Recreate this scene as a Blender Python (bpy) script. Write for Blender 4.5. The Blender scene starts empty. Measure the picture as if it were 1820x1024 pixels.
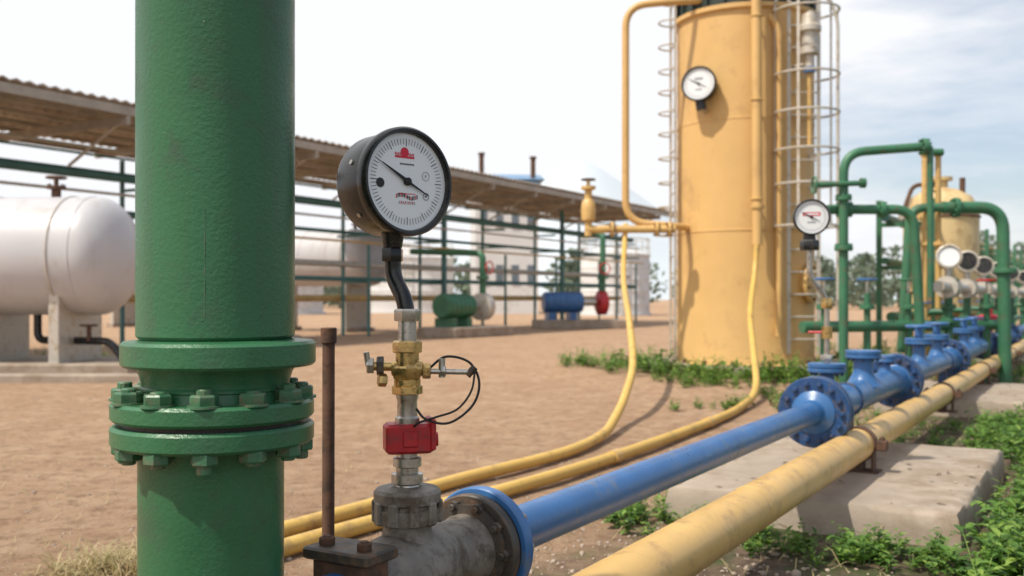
import bpy, math, random
from mathutils import Vector, Matrix, noise
random.seed(7)
R=random.uniform
scene=bpy.context.scene
K=0.593
U=Vector((0.510,0.860,0)).normalized()
V=Vector((0.860,-0.510,0)).normalized()
Z=Vector((0,0,1))

# ---------------------------------------------------------------- materials
def ramp(nt,src,p0,p1,c0=(0,0,0,1),c1=(1,1,1,1)):
    n=nt.nodes.new('ShaderNodeValToRGB'); n.color_ramp.elements[0].position=p0; n.color_ramp.elements[1].position=p1
    n.color_ramp.elements[0].color=c0; n.color_ramp.elements[1].color=c1
    nt.links.new(src,n.inputs[0]); return n.outputs[0]
def noi(nt,vec,scale,detail=4,rough=.55):
    n=nt.nodes.new('ShaderNodeTexNoise'); n.inputs['Scale'].default_value=scale; n.inputs['Detail'].default_value=detail
    n.inputs['Roughness'].default_value=rough; nt.links.new(vec,n.inputs['Vector']); return n.outputs['Fac']
def mixc(nt,fac,a,b):
    n=nt.nodes.new('ShaderNodeMix'); n.data_type='RGBA'
    for i,v in ((0,fac),(6,a),(7,b)):
        if isinstance(v,(tuple,float,int)): n.inputs[i].default_value=v if not isinstance(v,tuple) else (*v[:3],1)
        else: nt.links.new(v,n.inputs[i])
    return n.outputs[2]
def mat(name,col,rough=.4,metal=0.,var=.18,vscale=3.,bump=.15,bscale=60.,dirt=None,damt=.5,dscale=9.,coat=0.,bdist=.002,streak=0.):
    m=bpy.data.materials.new(name); m.use_nodes=True; nt=m.node_tree
    b=nt.nodes['Principled BSDF']
    tc=nt.nodes.new('ShaderNodeTexCoord'); o=tc.outputs['Object']
    dark=tuple(c*(1-var) for c in col); lite=tuple(min(1,c*(1+var*.6)) for c in col)
    c=mixc(nt,ramp(nt,noi(nt,o,vscale,6,.6),.3,.7),dark,lite)
    if dirt:
        f=ramp(nt,noi(nt,o,dscale,9,.72),1-damt-.08 if damt<.5 else .45,1-damt+.08 if damt<.5 else .6)
        c=mixc(nt,f,c,dirt)
        if streak:
            mp=nt.nodes.new('ShaderNodeMapping'); mp.inputs['Scale'].default_value=(streak,streak,streak*.06); nt.links.new(o,mp.inputs[0])
            s=ramp(nt,noi(nt,mp.outputs[0],1,5,.65),.54,.74,(0,0,0,1),(.55,.55,.55,1)); c=mixc(nt,s,c,dirt)
    nt.links.new(c,b.inputs['Base Color'])
    rr=ramp(nt,noi(nt,o,vscale*4,5),.3,.7,(rough*.8,)*3+(1,),(min(1,rough*1.25),)*3+(1,))
    nt.links.new(rr,b.inputs['Roughness'])
    b.inputs['Metallic'].default_value=metal
    b.inputs['Coat Weight'].default_value=coat; b.inputs['Coat Roughness'].default_value=.05
    if bump:
        bp=nt.nodes.new('ShaderNodeBump'); bp.inputs['Strength'].default_value=bump; bp.inputs['Distance'].default_value=bdist
        nt.links.new(noi(nt,o,bscale,4,.6),bp.inputs['Height']); nt.links.new(bp.outputs[0],b.inputs['Normal'])
    return m
GREEN=mat('green_paint',(.032,.140,.060),.32,var=.16,vscale=4,bump=.55,bscale=150,dirt=(.045,.105,.058),damt=.39,dscale=14,bdist=.0018,streak=16)
GREEND=mat('green_paint_bolts',(.055,.17,.085),.42,var=.3,vscale=20,bump=.5,bscale=120,dirt=(.14,.13,.08),damt=.45,dscale=40)
GREEN2=mat('green_pipe_paint',(.04,.155,.08),.45,var=.25,bump=.2,dirt=(.12,.09,.05),damt=.38)
TEAL=mat('teal_paint',(.06,.17,.16),.5,var=.2)
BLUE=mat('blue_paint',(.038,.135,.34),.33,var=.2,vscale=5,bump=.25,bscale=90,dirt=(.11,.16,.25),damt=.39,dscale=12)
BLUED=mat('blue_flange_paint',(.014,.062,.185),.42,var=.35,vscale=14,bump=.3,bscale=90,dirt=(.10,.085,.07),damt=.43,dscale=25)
YEL=mat('yellow_paint',(.62,.40,.145),.42,var=.16,vscale=3,bump=.3,bscale=70,dirt=(.42,.26,.11),damt=.42,dscale=10)
YELH=mat('yellow_hose_paint',(.64,.41,.10),.45,var=.14,vscale=3,bump=.2,dirt=(.35,.22,.08),damt=.40,dscale=6)
YELT=mat('yellow_tower_paint',(.63,.395,.15),.5,var=.10,vscale=.9,bump=.2,bscale=12,dirt=(.47,.28,.11),damt=.39,dscale=1.6,bdist=.01,streak=3)
YELP=mat('pale_yellow_paint',(.64,.48,.24),.5,var=.12,vscale=.9,dirt=(.36,.22,.10),damt=.42,dscale=2.2,streak=3)
RUST=mat('rusty_steel',(.13,.065,.04),.8,var=.4,vscale=10,bump=.5,bscale=90,dirt=(.05,.03,.02),damt=.45,dscale=25)
CAST=mat('cast_grey',(.23,.205,.175),.5,metal=.25,var=.35,vscale=9,bump=.9,bscale=160,dirt=(.10,.075,.055),damt=.46,dscale=22,bdist=.002)
CASTD=mat('cast_dark',(.075,.065,.055),.5,metal=.3,var=.35,vscale=14,bump=.6,bscale=120,dirt=(.15,.09,.055),damt=.44,dscale=28)
BRASS=mat('brass',(.62,.42,.17),.3,metal=.9,var=.3,vscale=30,bump=.2,bscale=150,dirt=(.15,.09,.04),damt=.42,dscale=50)
STEEL=mat('steel',(.52,.49,.45),.33,metal=.85,var=.25,vscale=25,bump=.2,bscale=150,dirt=(.2,.15,.1),damt=.40,dscale=50)
TAN=mat('tan_zinc',(.50,.40,.28),.45,metal=.3,var=.3,vscale=30,dirt=(.2,.12,.07),damt=.42,dscale=50)
GALV=mat('galvanised',(.58,.54,.48),.45,metal=.3,var=.2,vscale=6,dirt=(.35,.27,.18),damt=.42,dscale=6)
RED=mat('red_paint',(.48,.014,.022),.4,var=.25,vscale=20,bump=.3,dirt=(.20,.03,.03),damt=.43,dscale=35)
BLACK=mat('black_enamel',(.012,.012,.013),.25,var=.3,vscale=8,bump=.12,bscale=90,dirt=(.04,.034,.028),damt=.43,dscale=16)
RUBBER=mat('black_rubber',(.012,.012,.012),.55)
DARKG=mat('dark_collar',(.02,.035,.03),.5,var=.4,vscale=3)
DIAL=mat('dial_white',(.74,.76,.78),.35,var=.04,bump=0,coat=1)
INK=mat('dial_black',(.01,.01,.012),.5,bump=0)
INKR=mat('dial_red',(.62,.02,.05),.5,bump=0,var=.1)
GREY=mat('dial_grey',(.30,.31,.33),.5,bump=0)
WHITE=mat('tank_white',(.52,.515,.54),.38,var=.10,vscale=.6,bump=.1,bscale=10,dirt=(.40,.375,.36),damt=.36,dscale=1.6,streak=2.5)
CONC=mat('concrete',(.37,.305,.245),.9,var=.22,vscale=2.2,bump=.5,bscale=40,dirt=(.25,.19,.135),damt=.46,dscale=2.6,bdist=.005)
ROOF=mat('roof_sheet',(.45,.40,.345),.7,var=.25,vscale=.7,dirt=(.28,.215,.16),damt=.43,dscale=1.5)
BEAM=mat('beam_steel',(.40,.355,.30),.6,var=.25)
STONE=mat('pebble',(.36,.29,.23),.9,var=.4,vscale=6,bump=.4)
WALL=mat('wall_render',(.62,.62,.62),.8,var=.1,vscale=.3,dirt=(.42,.40,.36),damt=.4,dscale=.6)
BROOF=mat('blue_roof',(.14,.27,.45),.5,var=.1,vscale=.2)
WIN=mat('window_glass',(.12,.15,.18),.1,bump=0)
HILL=mat('hazy_hill',(.50,.56,.62),1,var=.05,vscale=.02,bump=0)  # distance haze painted into the pale blue-grey hill colour

def leafmat(name,a,b,c):
    m=bpy.data.materials.new(name); m.use_nodes=True; nt=m.node_tree; p=nt.nodes['Principled BSDF']
    g=nt.nodes.new('ShaderNodeNewGeometry'); r=nt.nodes.new('ShaderNodeValToRGB')
    r.color_ramp.elements[0].color=(*a,1); r.color_ramp.elements[1].color=(*c,1)
    e=r.color_ramp.elements.new(.6); e.color=(*b,1)
    nt.links.new(g.outputs['Random Per Island'],r.inputs[0]); nt.links.new(r.outputs[0],p.inputs['Base Color'])
    p.inputs['Roughness'].default_value=.5
    tr=nt.nodes.new('ShaderNodeBsdfTranslucent'); nt.links.new(r.outputs[0],tr.inputs['Color'])
    mx=nt.nodes.new('ShaderNodeMixShader'); mx.inputs[0].default_value=.35
    nt.links.new(p.outputs[0],mx.inputs[1]); nt.links.new(tr.outputs[0],mx.inputs[2])
    nt.links.new(mx.outputs[0],nt.nodes['Material Output'].inputs['Surface']); return m
LEAF=leafmat('leaf',(.055,.13,.02),(.12,.25,.035),(.26,.38,.07))
STRAW=leafmat('straw',(.42,.33,.17),(.5,.4,.22),(.3,.3,.12))
TREE=leafmat('tree_foliage_hazed',(.13,.18,.13),(.17,.22,.16),(.22,.27,.20))  # far foliage greens lightened and greyed, air haze put into the colour

# ---------------------------------------------------------------- mesh builder
class B:
    def __init__(s): s.v=[];s.f=[];s.m=[];s.mats=[]
    def mi(s,m):
        if m not in s.mats: s.mats.append(m)
        return s.mats.index(m)
    def add(s,vs,fs,m):
        o=len(s.v); i=s.mi(m); s.v+= [tuple(v) for v in vs]
        for f in fs: s.f.append(tuple(a+o for a in f)); s.m.append(i)
    def lathe(s,o,ax,prof,m,seg=40,ref=None):
        o=Vector(o); ax=Vector(ax).normalized()
        a=Vector(ref) if ref else (Z if abs(ax.z)<.9 else Vector((1,0,0)))
        e1=(a-ax*a.dot(ax)).normalized(); e2=ax.cross(e1)
        vs=[];fs=[];rings=[]
        for r,t in prof:
            if r<=1e-6: rings.append([len(vs)]); vs.append(o+ax*t)
            else:
                st=len(vs); rings.append(list(range(st,st+seg)))
                for i in range(seg):
                    an=2*math.pi*i/seg; vs.append(o+ax*t+(e1*math.cos(an)+e2*math.sin(an))*r)
        for A,C in zip(rings[:-1],rings[1:]):
            for i in range(seg):
                j=(i+1)%seg
                if len(A)==1 and len(C)==1: continue
                if len(A)==1: fs.append((A[0],C[j],C[i]))
                elif len(C)==1: fs.append((A[i],A[j],C[0]))
                else: fs.append((A[i],A[j],C[j],C[i]))
        s.add(vs,fs,m)
    def cyl(s,p0,p1,r,m,seg=24,r1=None,bev=0.0):
        p0=Vector(p0);p1=Vector(p1);L=(p1-p0).length; r1=r if r1 is None else r1
        if bev: pr=[(0,0),(r-bev,0),(r,bev),(r1,L-bev),(r1-bev,L),(0,L)]
        else: pr=[(0,0),(r,0),(r1,L),(0,L)]
        s.lathe(p0,p1-p0,pr,m,seg)
    def hexn(s,o,ax,r,h,m,seg=6):
        s.lathe(o,ax,[(0,0),(r*.93,0),(r,h*.1),(r,h*.85),(r*.88,h),(0,h)],m,seg,ref=Vector((R(-1,1),R(-1,1),R(-1,1))))
    def bolt(s,o,ax,r,h,m,stud=.5):
        s.hexn(o,ax,r,h,m); ax=Vector(ax).normalized()
        if stud: s.cyl(Vector(o)+ax*h*.9,Vector(o)+ax*h*(1+stud),r*.55,m,10,bev=r*.1)
    def box(s,c,d,m,X=Vector((1,0,0)),Y=None,bev=0.0):
        X=Vector(X).normalized(); Y=Vector(Y).normalized() if Y is not None else Z.cross(X).normalized(); W=X.cross(Y)
        c=Vector(c); hx,hy,hz=d[0]/2,d[1]/2,d[2]/2
        if not bev:
            vs=[c+X*a*hx+Y*b*hy+W*e*hz for e in(-1,1) for b in(-1,1) for a in(-1,1)]
            s.add(vs,[(0,2,3,1),(4,5,7,6),(0,1,5,4),(2,6,7,3),(0,4,6,2),(1,3,7,5)],m)
        else:
            def ring(z,i):
                x=hx-i;y=hy-i;b=bev
                return [c+X*px+Y*py+W*z for px,py in ((-x+b,-y),(x-b,-y),(x,-y+b),(x,y-b),(x-b,y),(-x+b,y),(-x,y-b),(-x,-y+b))]
            vs=ring(-hz,bev)+ring(-hz+bev,0)+ring(hz-bev,0)+ring(hz,bev)
            fs=[tuple(range(7,-1,-1)),tuple(range(24,32))]
            for k in range(3):
                for i in range(8):
                    j=(i+1)%8; fs.append((k*8+i,k*8+j,k*8+8+j,k*8+8+i))
            s.add(vs,fs,m)
    def tube(s,pts,r,m,seg=16,fil=0.0):
        pts=[Vector(p) for p in pts]
        if fil:
            out=[pts[0]]
            for i in range(1,len(pts)-1):
                a,b,c=pts[i-1],pts[i],pts[i+1]; d0=(a-b).normalized(); d1=(c-b).normalized()
                q=min(fil,(a-b).length*.49,(c-b).length*.49)
                A=b+d0*q;C=b+d1*q
                for k in range(9):
                    t=k/8; out.append(A*(1-t)**2+b*2*t*(1-t)+C*t*t)
            out.append(pts[-1]); pts=out
        T=[(pts[min(i+1,len(pts)-1)]-pts[max(i-1,0)]).normalized() for i in range(len(pts))]
        a=Z if abs(T[0].z)<.9 else Vector((1,0,0)); e=(a-T[0]*a.dot(T[0])).normalized()
        vs=[];fs=[]
        for i,p in enumerate(pts):
            e=(e-T[i]*e.dot(T[i])).normalized(); g=T[i].cross(e)
            for k in range(seg):
                an=2*math.pi*k/seg; vs.append(p+(e*math.cos(an)+g*math.sin(an))*r)
        n=len(pts)
        for i in range(n-1):
            for k in range(seg):
                j=(k+1)%seg; fs.append((i*seg+k,i*seg+j,(i+1)*seg+j,(i+1)*seg+k))
        fs.append(tuple(range(seg-1,-1,-1))); fs.append(tuple(range((n-1)*seg,n*seg)))
        s.add(vs,fs,m)
    def torus(s,c,ax,RR,r,m,seg=40,s2=8,a0=0,a1=2*math.pi,ref=None):
        c=Vector(c);ax=Vector(ax).normalized();a=Vector(ref) if ref else (Z if abs(ax.z)<.9 else Vector((1,0,0)))
        e1=(a-ax*a.dot(ax)).normalized(); e2=ax.cross(e1)
        s.tube([c+(e1*math.cos(a0+(a1-a0)*i/seg)+e2*math.sin(a0+(a1-a0)*i/seg))*RR for i in range(seg+1)],r,m,s2)
    def flange(s,c,ax,Rf,th,m,nb=8,br=.012,mb=None,side=1,rb=None,off=0):
        ax=Vector(ax).normalized();c=Vector(c);bv=th*.12
        s.lathe(c-ax*th/2,ax,[(0,0),(Rf-bv,0),(Rf,bv),(Rf,th-bv),(Rf-bv,th),(0,th)],m,56)
        a=Z if abs(ax.z)<.9 else Vector((1,0,0)); e1=(a-ax*a.dot(ax)).normalized(); e2=ax.cross(e1)
        rb=rb or Rf*.82
        for i in range(nb):
            an=2*math.pi*(i+.5+off)/nb; p=c+(e1*math.cos(an)+e2*math.sin(an))*rb
            for sd in ((1,-1) if side==0 else (side,)):
                s.bolt(p+ax*sd*th/2,ax*sd,br,br*1.1,mb or m,.6)
    def finish(s,name,ang=35,smooth=True,origin=True):
        me=bpy.data.meshes.new(name)
        o=Vector((0,0,0))
        if origin:
            xs=[v[0] for v in s.v];ys=[v[1] for v in s.v];zs=[v[2] for v in s.v]
            o=Vector(((min(xs)+max(xs))/2,(min(ys)+max(ys))/2,min(zs)))
        me.from_pydata([(v[0]-o.x,v[1]-o.y,v[2]-o.z) for v in s.v],[],s.f)
        for m in s.mats: me.materials.append(m)
        me.polygons.foreach_set('material_index',s.m)
        me.polygons.foreach_set('use_smooth',[smooth]*len(s.f)); me.update()
        if smooth: me.set_sharp_from_angle(angle=math.radians(ang))
        ob=bpy.data.objects.new(name,me); ob.location=o; scene.collection.objects.link(ob); return ob
def spline(P,n=10):
    P=[Vector(p) for p in P]; P=[P[0]*2-P[1]]+P+[P[-1]*2-P[-2]]; out=[]
    for i in range(1,len(P)-2):
        a,b,c,d=P[i-1:i+3]
        for k in range(n):
            t=k/n; out.append(.5*((2*b)+(c-a)*t+(2*a-5*b+4*c-d)*t*t+(3*b-a-3*c+d)*t**3))
    out.append(P[-2]); return out

# ---------------------------------------------------------------- ground
def gz(x,y):
    n=noise.noise(Vector((x*.35,y*.35,0)))*.02+noise.noise(Vector((x*1.7,y*1.7,3)))*.010+noise.noise(Vector((x*7,y*7,5)))*.004
    f=max(0,1-math.hypot(x,y)/40); return n*f
def ground():
    N=260; b=[];f=[]
    def w(t): return (abs(t)**3.2)*900*(1 if t>0 else -1)+t*10
    for j in range(N+1):
        for i in range(N+1):
            x=w(i/N*2-1)+.8; y=w(j/N*2-1)+6
            b.append((x,y,gz(x,y)))
    for j in range(N):
        for i in range(N):
            a=j*(N+1)+i; f.append((a,a+1,a+N+2,a+N+1))
    m=bpy.data.materials.new('dirt'); m.use_nodes=True; nt=m.node_tree; p=nt.nodes['Principled BSDF']
    o=nt.nodes.new('ShaderNodeTexCoord').outputs['Object']
    c=mixc(nt,ramp(nt,noi(nt,o,.5,8,.65),.3,.7),(.34,.200,.115),(.46,.295,.180))
    c=mixc(nt,ramp(nt,noi(nt,o,2.6,9,.75),.46,.62),c,(.49,.335,.215))
    c=mixc(nt,ramp(nt,noi(nt,o,9,8,.75),.49,.63),c,(.25,.145,.08))
    c=mixc(nt,ramp(nt,noi(nt,o,45,4,.7),.60,.68),c,(.54,.42,.31))
    d=nt.nodes.new('ShaderNodeVectorMath'); d.operation='DOT_PRODUCT'; d.inputs[1].default_value=(V.x,V.y,0); nt.links.new(o,d.inputs[0])
    ad=nt.nodes.new('ShaderNodeMath'); ad.operation='MULTIPLY_ADD'; ad.inputs[1].default_value=1.6
    nt.links.new(noi(nt,o,2.2,8,.7),ad.inputs[0]); nt.links.new(d.outputs['Value'],ad.inputs[2])
    mr=nt.nodes.new('ShaderNodeMapRange'); mr.inputs['From Min'].default_value=-1.15; mr.inputs['From Max'].default_value=-.5
    nt.links.new(ad.outputs[0],mr.inputs['Value'])
    soil=mixc(nt,ramp(nt,noi(nt,o,14,8,.7),.4,.62),(.085,.055,.035),(.24,.165,.11))
    soil=mixc(nt,ramp(nt,noi(nt,o,3,6,.7),.48,.60),soil,(.08,.105,.03))
    c=mixc(nt,mr.outputs[0],c,soil)
    nt.links.new(c,p.inputs['Base Color']); p.inputs['Roughness'].default_value=.95
    bp=nt.nodes.new('ShaderNodeBump'); bp.inputs['Strength'].default_value=1; bp.inputs['Distance'].default_value=.035
    nt.links.new(noi(nt,o,18,10,.78),bp.inputs['Height']); nt.links.new(bp.outputs[0],p.inputs['Normal'])
    me=bpy.data.meshes.new('ground'); me.from_pydata(b,[],f); me.materials.append(m)
    me.polygons.foreach_set('use_smooth',[True]*len(f)); ob=bpy.data.objects.new('ground',me); scene.collection.objects.link(ob)
ground()

# ---------------------------------------------------------------- big green pipe
def green_pipe():
    b=B(); c=Vector((-.504,1.7,0)); cl=Vector((-.512,1.7,0)); S=96
    b.lathe(c,Z,[(.124,.93),(.1305,.937),(.1305,2.1),(.1325,2.103),(.1325,2.109),(.1305,2.112),(.1305,3.4),(.116,3.43),(0,3.44)],GREEN,S)
    b.lathe(c+V*.008,Z,[(.12,.884),(.155,.886),(.160,.891),(.160,.923),(.155,.928),(.12,.931)],GREEN,S)
    b.lathe(c,Z,[(.146,.808),(.131,.826),(.122,.840),(.1215,.858),(.126,.873),(.132,.885)],GREEN,S)
    b.lathe(c,Z,[(.122,.845),(.1245,.847),(.1245,.851),(.122,.854)],GREEN,S)
    cf=c+Vector((-.004,0,0))
    for z0,z1 in ((.797,.829),(.755,.789)):
        b.lathe(cf,Z,[(.1,z0),(.162,z0),(.167,z0+.005),(.167,z1-.005),(.162,z1),(.1,z1)],GREEN,S)
    b.lathe(cf,Z,[(.150,.788),(.150,.798)],BLACK,S)
    b.lathe(cl,Z,[(.120,-.05),(.120,.720),(.122,.740),(.130,.756)],GREEN,S)
    b.lathe(cl,Z,[(.1205,.30),(.1235,.302),(.1235,.308),(.1205,.31)],GREEN,S)
    for i in range(12):
        an=2*math.pi*(i+.35)/12; p=cf+Vector((math.cos(an),math.sin(an),0))*.145
        b.bolt(p+Z*.828,Z,.0225,.021,GREEND,R(.15,.6))
        b.cyl(p+Z*.828,p+Z*.832,.026,GREEND,20)
        b.bolt(p+Z*.757,-Z,.022,.019,GREEND,.35 if i%3 else .8)
    b.tube([(-.485,1.5710+.0003*math.sin(i),.97+i*.01) for i in range(18)],.0008,GREEND,6)
    for i in range(60):
        an=R(math.pi*1.05,math.pi*1.95); z=R(.95,1.5); b.lathe(c+Vector((math.cos(an),math.sin(an),0))*.130+Z*z,(math.cos(an),math.sin(an),0),[(R(.0008,.0022),0),(.0005,.0010),(0,.0012)],GREEND if i%3 else GREEN,8)
    b.finish('green_standpipe')
green_pipe()

# ---------------------------------------------------------------- dial gauge
def dial(b,c,n,r,mark='full',seg=64,depth=.8):
    n=Vector(n).normalized(); rt=Z.cross(n).normalized(); up=n.cross(rt); c=Vector(c)
    k=r/.105
    pr=[(.094,.001),(.0948,.010),(.0975,.0145),(.102,.0145),(.106,.009),(.1065,-.004),(.105,-.013),(.1,-.017),(.1005,-.02),(.1005,-.075),(.097,-.083),(.088,-.088),(0,-.089)]
    b.lathe(c,n,[(a*k,t*k*(depth/.8 if t<-.05 else 1)) for a,t in pr],BLACK,seg)
    b.lathe(c,n,[(0,.002*k),(.0945*k,.002*k)],DIAL,seg)
    def quad(x,y,w,h,m,an=0,t=.0028):
        ca,sa=math.cos(an),math.sin(an); vs=[]
        for a,e in ((-w/2,-h/2),(w/2,-h/2),(w/2,h/2),(-w/2,h/2)):
            X=x+a*ca-e*sa; Y=y+a*sa+e*ca; vs.append(c+(rt*X+up*Y)*k+n*t*k)
        b.add(vs,[(0,1,2,3)],m)
    if mark=='full':
        for i in range(72):
            a=2*math.pi*i/72; L=.015 if i%6==0 else .012; rr=.084-L/2
            quad(math.cos(a)*rr,math.sin(a)*rr,L,.0010 if i%6 else .0015,INK,a)
        quad(-.004,.0475,.046,.0040,INKR)
        for i in range(13): quad(-.026+i*.0036,.053,.0020,.0055,INKR,R(-.3,.3))
        b.lathe(c+(rt*-.004+up*.057)*k+n*.0022*k,n,[(.0095*k,0),(.0095*k,.0008*k),(0,.0009*k)],INKR,20)
        for i in range(9): quad(-.014+i*.0038,.034,.0026,.0030,INK)
        for i in range(14): quad(-.025+i*.0038,-.029+.003*math.sin(i*.5),.0022,.008,INK if i%3 else INKR,R(-.2,.2))
        quad(0,-.0235,.040,.0015,INKR)
        for i in range(9): quad(-.018+i*.0045,-.041,.0020,.006,INKR if i%2 else GREY,R(-.4,.4))
        b.lathe(c+(rt*-.062+up*-.006)*k+n*.0024*k,n,[(.0092*k,0),(.0092*k,.001*k),(0,.001*k)],INK,24)
        b.torus(c+(rt*.046+up*.014)*k+n*.003*k,n,.0085*k,.0005*k,GREY,24,6)
        b.torus(c+(rt*.046+up*-.026)*k+n*.003*k,n,.0068*k,.0007*k,GREY,24,6)
        quad(.046,.014,.003,.005,GREY); quad(.046,-.026,.004,.003,INK)
    else:
        for i in range(36):
            a=2*math.pi*i/36; quad(math.cos(a)*.078,math.sin(a)*.078,.012,.002,INK,a)
        if mark=='red': quad(0,.018,.10,.022,INKR); quad(0,.018,.084,.009,DIAL,0,.0032); quad(0,-.03,.05,.008,GREY)
        else: quad(0,.03,.05,.014,GREY); quad(0,-.035,.04,.01,GREY)
    for (L,w0,w1,ang) in ((.070,.0052,.0014,math.radians(151)),(.054,.0036,.0016,math.radians(-27))):
        dx=rt*math.cos(ang)+up*math.sin(ang); dy=n.cross(dx)
        vs=[c+n*k*t+dx*k*l+dy*k*w for t in (.006,.0075) for l,w in ((0,-w0/2*1.4),(L,-w1/2),(L,w1/2),(0,w0/2*1.4))]
        b.add(vs,[(0,3,2,1),(4,5,6,7),(0,1,5,4),(1,2,6,5),(2,3,7,6),(3,0,4,7)],INK)
    b.lathe(c+n*.003*k,n,[(.0078*k,0),(.0078*k,.006*k),(.004*k,.008*k),(0,.008*k)],INK,24)
    return rt,up

def gauge_valve():
    b=B(); az=math.radians(42); n=Vector((math.sin(az),-math.cos(az),.02)); fc=Vector((-.206,1.935,1.226))
    dial(b,fc,n,.105,'full',96,.92)
    bc=fc-n*.045
    rt=Z.cross(n).normalized()
    for a in (100,160,220): 
        e=rt*math.cos(math.radians(a))+Z*math.sin(math.radians(a)); b.cyl(bc+e*.1,bc+e*.1035,.005,STEEL,12)
    b.cyl(bc+Z*-.125,bc+Z*-.092,.019,BLACK,28,r1=.024)
    top=bc+Z*-.125
    b.hexn(top+Z*-.028,Z,.022,.028,BLACK)
    A=Vector((-.205,1.95,0))
    b.tube(spline([top+Z*-.02,Vector((-.232,1.968,1.04)),A+Z*.995+Vector((-.006,0,0)),A+Z*.95],6),.0165,BLACK,18)
    b.hexn(A+Z*.955,Z,.026,.024,STEEL); b.cyl(A+Z*.915,A+Z*.957,.018,STEEL,24); b.hexn(A+Z*.893,Z,.029,.024,BRASS)
    b.cyl(A+Z*.865,A+Z*.895,.023,BRASS,28,bev=.002)
    b.hexn(A+Z*.842,Z,.030,.026,BRASS); b.cyl(A+Z*.828,A+Z*.843,.026,BRASS,28,bev=.002); b.hexn(A+Z*.812,Z,.030,.018,BRASS)
    b.lathe(A+Z*.862,(1,0,0),[(0,-.03),(.014,-.03),(.018,-.02),(.018,.02),(.014,.03),(0,.03)],BRASS,24)
    b.cyl(A+Vector((-.03,0,.866)),A+Vector((-.075,-.01,.868)),.009,BRASS,18)
    b.hexn(A+Vector((-.046,0,.867)),(-1,-.1,0),.019,.014,CASTD); b.hexn(A+Vector((-.065,-.004,.868)),(-1,-.1,0),.017,.014,STEEL)
    b.hexn(A+Vector((-.04,-.01,.84)),(-1,-.4,.1),.013,.016,BRASS); b.cyl(A+Vector((-.075,-.01,.868)),A+Vector((-.079,-.012,.895)),.006,STEEL,12)
    b.cyl(A+Vector((.02,0,.857)),A+Vector((.125,-.01,.856)),.0055,STEEL,14); b.hexn(A+Vector((.03,0,.857)),(1,0,0),.015,.016,BRASS)
    b.cyl(A+Vector((.068,-.004,.845)),A+Vector((.068,-.004,.882)),.0065,STEEL,14); b.hexn(A+Vector((.066,-.004,.857)),(1,0,0),.011,.010,STEEL)
    b.cyl(A+Vector((.118,-.01,.849)),A+Vector((.133,-.01,.866)),.007,CASTD,12)
    y=1.945
    b.tube(spline([(-.185,y-.02,.786),(-.165,y-.03,.767),(-.121,y-.03,.760),(-.077,y-.01,.791),(-.064,y,.835),(-.084,y+.01,.874),(-.13,y+.01,.885),(-.165,y+.01,.86)],10),.0025,RUBBER,8)
    b.tube(spline([(-.072,y,.860),(-.079,y-.02,.820),(-.105,y-.035,.787),(-.145,y-.035,.772),(-.175,y-.03,.762),(-.19,y-.02,.752)],10),.0022,RUBBER,8)
    b.lathe(A,Z,[(.0,.755),(.024,.755),(.024,.766),(.020,.770),(.0195,.800),(.022,.806),(.022,.815),(0,.815)],STEEL,32)
    Xr=Vector((.97,.24,0)); b.box(A+Z*.727+Vector((.002,0,0)),(.094,.060,.058),RED,Xr,bev=.006)
    b.box(A+Z*.727+Vector((.002,0,0))-Z.cross(Xr)*.0305,(.03,.006,.03),RED,Xr,bev=.002)
    b.cyl(A+Z*.722+Vector((.049,.012,0)),A+Z*.722+Vector((.058,.014,0)),.014,RED,20)
    b.box(A+Vector((.045,.01,.735)),(.012,.066,.062),RED,Xr,bev=.003)
    b.lathe(A,Z,[(0,.699),(.020,.699),(.020,.690),(.028,.688),(.028,.672),(.022,.669),(.022,.660),(.031,.657),(.031,.640),(.024,.636),(.027,.622),(0,.622)][::-1],STEEL,36)
    b.lathe(A,Z,[(.03,.560),(.060,.562),(.064,.568),(.064,.590),(.059,.594),(.059,.600),(.0655,.604),(.0655,.622),(.060,.629),(.035,.633),(.0,.633)],CAST,48)
    for i in range(10):
        an=2*math.pi*i/10; e=Vector((math.cos(an),math.sin(an),0)); b.box(A+e*.064+Z*.585,(.010,.020,.045),CAST,e,bev=.003)
    b.lathe(A,Z,[(.075,.44),(.068,.49),(.055,.52),(.048,.545),(.047,.565)],CAST,48)
    c=Vector((-.209,1.95,.46))
    b.lathe(c,U,[(0,-.15),(.06,-.15),(.066,-.12),(.082,-.06),(.088,0),(.086,.06),(.076,.12),(.072,.19),(.085,.235),(.0,.235)],CAST,56)
    f1=c+U*.238; b.flange(f1,U,.116,.026,CASTD,10,.0135,CASTD,-1,.094)
    b.lathe(c,U,[(.09,.2245),(.098,.222),(.098,.212),(.07,.21)],CASTD,48)
    b.lathe(f1,U,[(.112,.012),(.112,.022)],RUBBER,56)
    f2=c+U*.276; b.flange(f2,U,.126,.030,BLUE,10,.0175,TAN,1,.101)
    cb=c-U*.165
    b.box(cb+Z*-.005,(.125,.075,.155),RUST,V,bev=.008)
    b.box(cb+Z*.079,(.15,.095,.022),CASTD,V,bev=.004)
    for sx in (-.045,.042): b.bolt(cb+V*sx+Z*.09-U*.012,Z,.0145,.014,RUST,.2)
    b.tube([cb,cb-U*.075,cb-U*.075+Vector((-.0,0,-.55))],.050,BLUE,24,fil=.06)
    b.finish('pressure_gauge_valve')
gauge_valve()

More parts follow.
